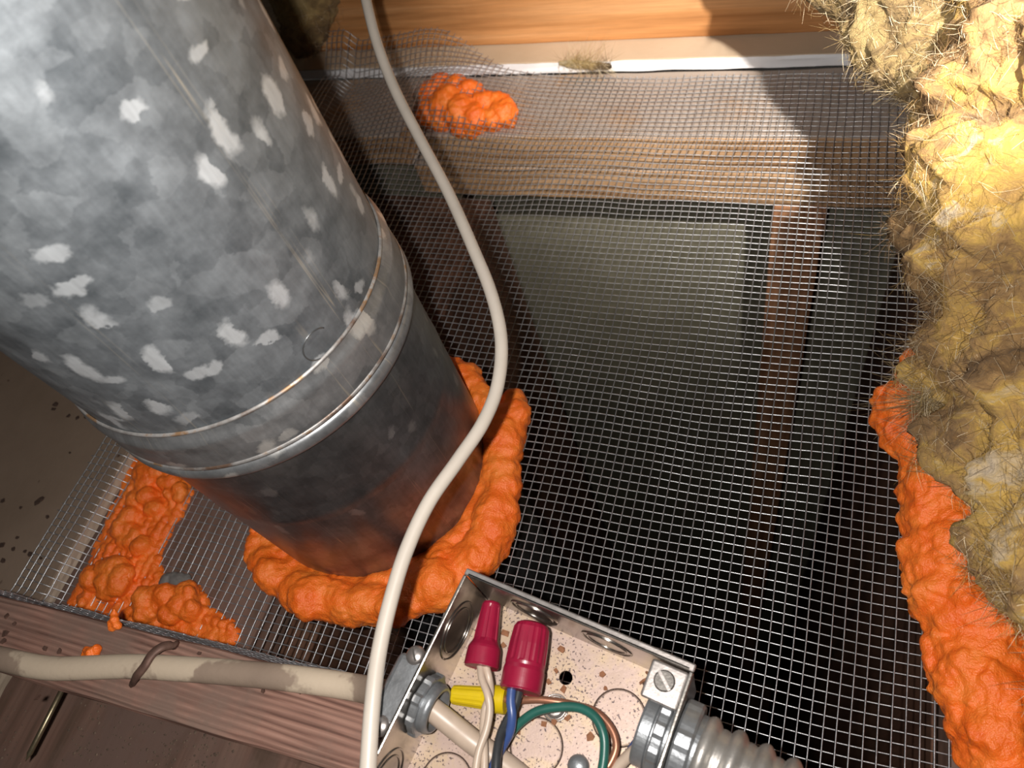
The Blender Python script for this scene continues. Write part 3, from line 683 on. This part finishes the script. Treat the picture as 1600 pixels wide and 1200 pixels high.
# floor with a real hole
ha, hb, _ = toB(at(884, 1059, ZF))
bm = bmesh.new(); loops = []
for zz in (0, -.0012):
    sq = [bm.verts.new(Vector(BL(a, b, zz))) for a, b in ((0, 0), (BW, 0), (BW, BD), (0, BD))]
    ci = [bm.verts.new(Vector(BL(ha+.0031*math.cos(t), hb+.0031*math.sin(t), zz))) for t in np.linspace(0, 2*math.pi, 25)[:-1]]
    es = [bm.edges.new((L_[i], L_[(i+1) % len(L_)])) for L_ in (sq, ci) for i in range(len(L_))]
    bmesh.ops.triangle_fill(bm, edges=es, use_beauty=True); loops.append((sq, ci))
for q in (0, 1):
    t_, u_ = loops[0][q], loops[1][q]
    for i in range(len(t_)): bm.faces.new((t_[i], t_[(i+1) % len(t_)], u_[(i+1) % len(t_)], u_[i]))
bmesh.ops.recalc_face_normals(bm, faces=bm.faces[:]); bm.verts.index_update()
put('box_floor', [v_.co[:] for v_ in bm.verts], [[v_.index for v_ in f_.verts] for f_ in bm.faces], M['box_floor'], jb); bm.free()
def ko(px, py, r_):
    p = at(px, py, ZF+.0004)
    o_ = part('knockout', lathe_geo(p, EZ, [(-.0003, r_), (.0001, r_), (.0003, r_-.0004), (.0003, .0002)], 40), M['box_floor'], jb)
    P_ = [p+np.array([(r_+.0004)*math.cos(t), (r_+.0004)*math.sin(t), -.0001]) for t in np.linspace(0, 2*math.pi, 49)]
    part('knockout_gap', tube_geo(P_, .00032, 6), M['dirt'], o_, smooth=True)
for q in ((967, 1121, .0112), (838, 1166, .0112), (697, 1222, .0112)): ko(*q)
p = at(868, 1106, ZF)
gs = part('ground_screw', lathe_geo(p, EZ, [(0, .0042), (.0012, .0042), (.0018, .0034), (.0020, .0002)], 28), M['bright_metal'], jb)
for r_ in (.0046, .0056):
    part('screw_boss', tube_geo([p+np.array([r_*math.cos(t), r_*math.sin(t), .0003]) for t in np.linspace(0, 2*math.pi, 33)], .0004, 6), M['bright_metal'], gs, smooth=True)
# cover-screw tab in the far right corner
sa, sb, _ = toB(at(1038, 1064, ZR-.002))
tb = part('screw_tab', box_geo(O, e1, e2, EZ, (sa-.0072, BW), (sb-.0068, sb+.0085), (ZR-ZF-.0052, ZR-ZF-.0028), .0011, 3), M['bright_metal'], jb)
part('tab_leg', box_geo(O, e1, e2, EZ, (BW-.004, BW), (sb-.0065, sb+.0075), (.006, ZR-ZF-.0032), .0009), M['bright_metal'], tb)
cs_ = BL(sa, sb, ZR-ZF-.0032)
s_ = part('cover_screw', lathe_geo(cs_, EZ, [(0, .0042), (.0013, .0042), (.0018, .0037), (.0018, .0002)], 30), M['screw'], tb)
part('slot', box_geo(cs_+EZ*.0018, (e1*.75+e2*.66)/np.linalg.norm(e1*.75+e2*.66), np.cross(EZ, (e1*.75+e2*.66)/np.linalg.norm(e1*.75+e2*.66)), EZ, (-.0040, .0040), (-.0006, .0006), (-.0002, .0002), 0), M['bright_metal'], s_)
# little rusty bridge wire by the tab
part('rust_barb', tube_geo(smooth_path([at(1010, 1050, ZF+.020), at(1016, 1058, ZF+.022), at(1006, 1063, ZF+.021), at(1000, 1068, ZF+.020)], 12), .0006, 6), M['chip'], jb)

# ---- cable clamp connector on the left side
_, cb, _ = toB(at(668, 1102, ZF+.019)); CC = BL(0, cb, .019)
cl = empty('cable_clamp', CC-EZ*.014, 'grey zinc cable clamp with locknut on the left wall of the box', 'connector')
def ringprof(d0, d1, ro, ri): return [(d0, ri), (d0, ro-.0006), (d0+.0006, ro), (d1-.0006, ro), (d1, ro-.0006), (d1, ri), (d0, ri)]
part('locknut', lathe_geo(CC+e1*.0002, e1, ringprof(0, .0042, .0130, .0098), 64, lambda t, i: 1+(.07 if (i in (1, 2, 3, 4) and math.cos(t*8) > .1) else 0), False), M['grey_metal'], cl)
part('threaded_bushing', lathe_geo(CC-e1*.002, e1, [(0, .0085)]+[(.002+.0009*i, .0106+(.0004 if i % 2 else 0)) for i in range(9)]+[(.0105, .0098), (.0105, .0085), (0, .0085)], 48, None, False), M['grey_metal'], cl, smooth=True)
part('clamp_body', box_geo(CC, e1, e2, EZ, (-.0165, -.0018), (-.0150, .0150), (-.010, .0105), .003, 3), M['grey_metal'], cl)
for sgn in (-1, 1):
    c0 = CC-e1*.0085+e2*(.0155*sgn)+EZ*.0085
    sc2 = part('clamp_screw', lathe_geo(c0, EZ, [(-.006, .0030), (.0005, .0044), (.0022, .0042), (.0034, .0032), (.0038, .0004)], 24), M['bright_metal'], cl, smooth=True)
    part('slot', box_geo(c0+EZ*.0037, (e1+e2)/1.414, (e1-e2)/1.414, EZ, (-.003, .003), (-.0004, .0004), (-.0001, .0003), 0), M['screw'], sc2)
# ---- conduit connector on the right side
_, rb_, _ = toB(at(1052, 1150, ZF+.019)); rb_ = .0245; RC = BL(BW, rb_, .0165)
cn = empty('conduit_connector', RC-EZ*.0135, 'grey locknut and collar joining the ribbed conduit to the box', 'connector')
part('bushing', lathe_geo(RC-e1*.0125, e1, [(0, .0120), (0, .0140), (.001, .0146), (.0050, .0146), (.0056, .0138), (.0125, .0138), (.0125, .0120), (0, .0120)], 56, None, False), M['grey_metal'], cn)
part('locknut', lathe_geo(RC-e1*.0062, e1, ringprof(0, .0046, .0168, .0135), 64, lambda t, i: 1+(.05 if (i in (1, 2, 3, 4) and math.cos(t*10) > .1) else 0), False), M['grey_metal'], cn)
part('collar', lathe_geo(RC+e1*(T+.0003), e1, [(0, .012), (0, .0172), (.0009, .0180), (.0062, .0180), (.0072, .0170), (.0072, .0145), (.0110, .0145), (.0110, .012)], 56, lambda t, i: 1+(.04 if (i in (1, 2, 3, 4) and math.cos(t*6) > .55) else 0), False), M['grey_metal'], cn)
# ---- ribbed flexible conduit
prof = []; pitch = .0104
for i in range(22*12):
    d = i/12*pitch; ph = (i % 12)/12
    r_ = .0128+.0030*max(0, math.sin(ph*math.pi*1.55))**.7 if ph < .645 else .0128+.0004*math.sin((ph-.645)/.355*math.pi)
    prof.append((d, r_))
cdir = e1*.99+e2*.06+EZ*.01; cdir /= np.linalg.norm(cdir)
tag(part('flexible_conduit', lathe_geo(RC+e1*.0095, cdir, prof, 48, None, False), M['conduit'], smooth=True), 'ribbed grey metal flexible conduit leaving the box at lower right', 'conduit')

# ---- wire nuts and wires
def nut(name, label, tip, base, prof, mat, ribs, depth, wings=None):
    tip, base = np.array(tip), np.array(base); ax = base-tip; L = np.linalg.norm(ax)
    pr = [(t*L, r_) for t, r_ in prof]; n = len(pr)
    def mod(th, i):
        t = prof[i][0]
        return 1-depth*(math.cos(ribs*th) > .3)*(1 if .10 < t < .60 else 0)
    o_ = empty(name, base-ax*.5, label, 'wire nut')
    part('shell', lathe_geo(tip, ax, pr, 72, mod), mat, o_)
    part('skirt_rim', lathe_geo(tip+ax*.985, ax, ringprof(0, L*.018, pr[-2][1]+.0001, pr[-2][1]*.75), 40, None, False), mat, o_)
    return o_
z_n = ZF
slim = [(0, .0024), (.02, .0038), (.06, .0043), (.11, .0044), (.35, .0050), (.59, .0055), (.64, .0060), (.70, .0070), (.74, .0074), (.98, .0078), (1, .0074), (1.0, .003)]
fat = [(0, .0030), (.015, .0050), (.05, .0070), (.11, .0080), (.35, .0086), (.59, .0088), (.62, .0088), (.66, .0086), (.72, .0090), (.98, .0090), (1, .0084), (1.0, .003)]
sml = [(0, .003), (.03, .0040), (.11, .0042), (.35, .0045), (.59, .0048), (.66, .0050), (.70, .0058), (.98, .0060), (1, .0056), (1.0, .002)]
nut('wire_nut', 'slim dark red wire nut on the two cream wires', at(769, 940, z_n+.020), at(752, 1042, z_n+.020), slim, M['red'], 6, .10)
nut('wire_nut', 'fat dark red wire nut on the blue and black wires', at(833, 972, z_n+.022), at(813, 1080, z_n+.022), fat, M['red'], 14, .035)
nut('wire_nut', 'small yellow wire nut lying on the box floor', at(706, 1085, z_n+.0085), at(790, 1094, z_n+.0085), sml, M['yellow'], 10, .04)
def wire(name, label, pts, r_, mat, cat='wire', n=60, sides=12):
    P_ = smooth_path([at(px, py, ZF+z) for px, py, z in pts], n)
    return tag(part(name, tube_geo(P_, r_, sides), mat, smooth=True), label, cat)
wire('sheathed_cable', 'thick cream cable running inside the box from the clamp', [(640, 1085, .019), (668, 1103, .019), (700, 1128, .016), (740, 1160, .011), (790, 1196, .008), (850, 1245, .007)], .0050, M['cream'], 'cable', 50, 24)
wire('insulated_wire', 'left cream wire hanging from the slim red wire nut', [(750, 1034, .020), (753, 1060, .021), (762, 1085, .022), (765, 1110, .021), (760, 1140, .020), (748, 1175, .020), (742, 1215, .019), (738, 1260, .018), (765, 1310, .016), (820, 1300, .011), (846, 1246, .0075)], .0017, M['cream'])
wire('insulated_wire', 'right cream wire twisting behind its twin below the slim red nut', [(757, 1034, .020), (764, 1060, .0195), (766, 1085, .0165), (758, 1108, .0155), (755, 1140, .0165), (757, 1175, .018), (756, 1215, .018), (752, 1260, .017), (800, 1325, .014), (885, 1315, .010), (930, 1262, .007)], .0017, M['cream'])
wire('insulated_wire', 'blue wire leaving the fat red wire nut', [(800, 1070, .022), (798, 1095, .022), (800, 1120, .021), (796, 1145, .018), (782, 1172, .014), (768, 1205, .012), (755, 1260, .011), (800, 1350, .009), (895, 1335, .006), (945, 1262, .004)], .0020, M['blue'])
wire('insulated_wire', 'black wire leaving the fat red wire nut beside the blue one', [(812, 1072, .020), (806, 1098, .018), (796, 1120, .017), (784, 1145, .019), (777, 1175, .021), (774, 1210, .022), (770, 1260, .022), (795, 1300, .018), (832, 1280, .011), (848, 1244, .0065)], .0021, M['black'])
wire('insulated_wire', 'green wire arching across the box floor', [(782, 1172, .006), (795, 1150, .008), (812, 1130, .010), (838, 1112, .012), (870, 1105, .013), (905, 1106, .014), (930, 1121, .015), (943, 1148, .015), (944, 1180, .014), (938, 1215, .013), (925, 1260, .012), (900, 1285, .008), (870, 1275, .007), (850, 1248, .006)], .0020, M['green'])
wire('insulated_wire', 'bare copper-brown wire following the green wire', [(786, 1092, .009), (812, 1094, .011), (840, 1093, .012), (868, 1096, .012), (900, 1102, .011), (932, 1113, .010), (955, 1138, .010), (963, 1165, .010), (955, 1190, .010), (940, 1212, .010), (920, 1255, .009), (895, 1268, .005), (880, 1255, .0017)], .0016, M['copper'])
wire('insulated_wire', 'cream wire coming out of the conduit at the right', [(1060, 1150, .016), (1020, 1158, .016), (998, 1168, .014), (975, 1188, .010), (955, 1212, .008), (930, 1260, .007)], .0024, M['cream'])
wire('insulated_wire', 'blue wire peeping out under the conduit bushing', [(1060, 1142, .012), (1022, 1148, .011), (1000, 1156, .009), (985, 1175, .006), (970, 1200, .005), (945, 1260, .004)], .0020, M['blue'])
p = at(905, 1198, ZF)
tag(part('box_screw', lathe_geo(p, EZ, [(0, .0046), (.003, .0046), (.0048, .0034), (.0052, .0004)], 24), M['grey_metal'], smooth=True), 'grey round screw head on the box floor at the bottom edge', 'screw')
# rust-brown flakes lying in the box
def chip(px, py, z, s, ang, mat, name, label, cat, group):
    p = at(px, py, z); k = random.randint(4, 6)
    a = sorted(random.uniform(0, 2*math.pi) for _ in range(k)); a = [ang+2*math.pi*i/k+random.uniform(-.35, .35) for i in range(k)]
    rr_ = [s*random.uniform(.6, 1.1) for _ in a]
    V_ = [p+np.array([r_*math.cos(t), r_*math.sin(t), random.uniform(0, .0002)]) for r_, t in zip(rr_, a)]
    V_ += [q+np.array([0, 0, .0007+random.uniform(0, .0006)]) for q in V_]
    F_ = [list(range(k))[::-1], list(range(k, 2*k))]+[[i, (i+1) % k, k+(i+1) % k, k+i] for i in range(k)]
    return tag(put(name, V_, F_, mat), label, cat, group)
for px, py, s in ((878, 1015, .0020), (869, 1048, .0019), (856, 1066, .0018), (881, 1077, .0019), (941, 1053, .0017), (922, 1151, .0022), (887, 1122, .0017), (850, 1131, .0020), (866, 1128, .0017), (832, 1124, .0016), (790, 990, .0022), (787, 1008, .0018), (1018, 1098, .0013), (946, 1076, .0012), (811, 1145, .0014)):
    chip(px, py, ZF+.0001, s, random.random(), M['chip'], 'rust_flake', 'rust-brown flake lying on the speckled floor of the electrical box', 'flake', 'rust-brown flakes in the electrical box')
# dark specks scattered on the ceiling board and the plates
for px, py, s in ((88, 632, .0035), (84, 640, .0028), (108, 650, .003), (122, 653, .003), (135, 652, .0025), (5, 783, .003), (60, 784, .0042), (66, 780, .003), (33, 794, .002), (75, 808, .002), (4, 852, .003), (40, 862, .002), (48, 866, .0025), (6, 876, .003), (65, 873, .002), (22, 858, .002), (110, 708, .0015), (28, 840, .002)):
    chip(px, py, .0128, s*.8, random.random(), M['dirt'], 'dirt_speck', 'dark dropping-like speck on the brown ceiling board at the left', 'dirt', 'dark specks on the left ceiling board')
for px, py, s in ((12, 962, .002), (24, 975, .0012), (72, 1014, .0018), (94, 1018, .0018), (10, 990, .0022), (6, 1002, .002), (312, 1021, .0015), (60, 1090, .002), (412, 1080, .0014), (470, 1082, .0014), (508, 1084, .0018)):
    chip(px, py, JZ, s, random.random(), M['staple'], 'bark_bit', 'small dark bark bit on top of the weathered joist', 'debris', 'bark bits on the weathered joist')
# loose grit on the plate in front of the joist
g = G()
for _ in range(2600):
    x, y = random.uniform(-.46, -.19), random.uniform(-.12, -.018)
    dens = noise.noise(Vector((x*18, y*18, 4)))
    if dens < random.uniform(-.3, .35): continue
    s = random.uniform(.0004, .0013)
    g.add(np.array([x, y, s*.5])+oct_v*np.array([s, s*random.uniform(.5, 1), s*.6]), oct_f)
o = put('grit', g.v, g.f, M['grit']); tag(o, 'fine brown grit scattered in front of the near joist', 'grit', kind='stuff')
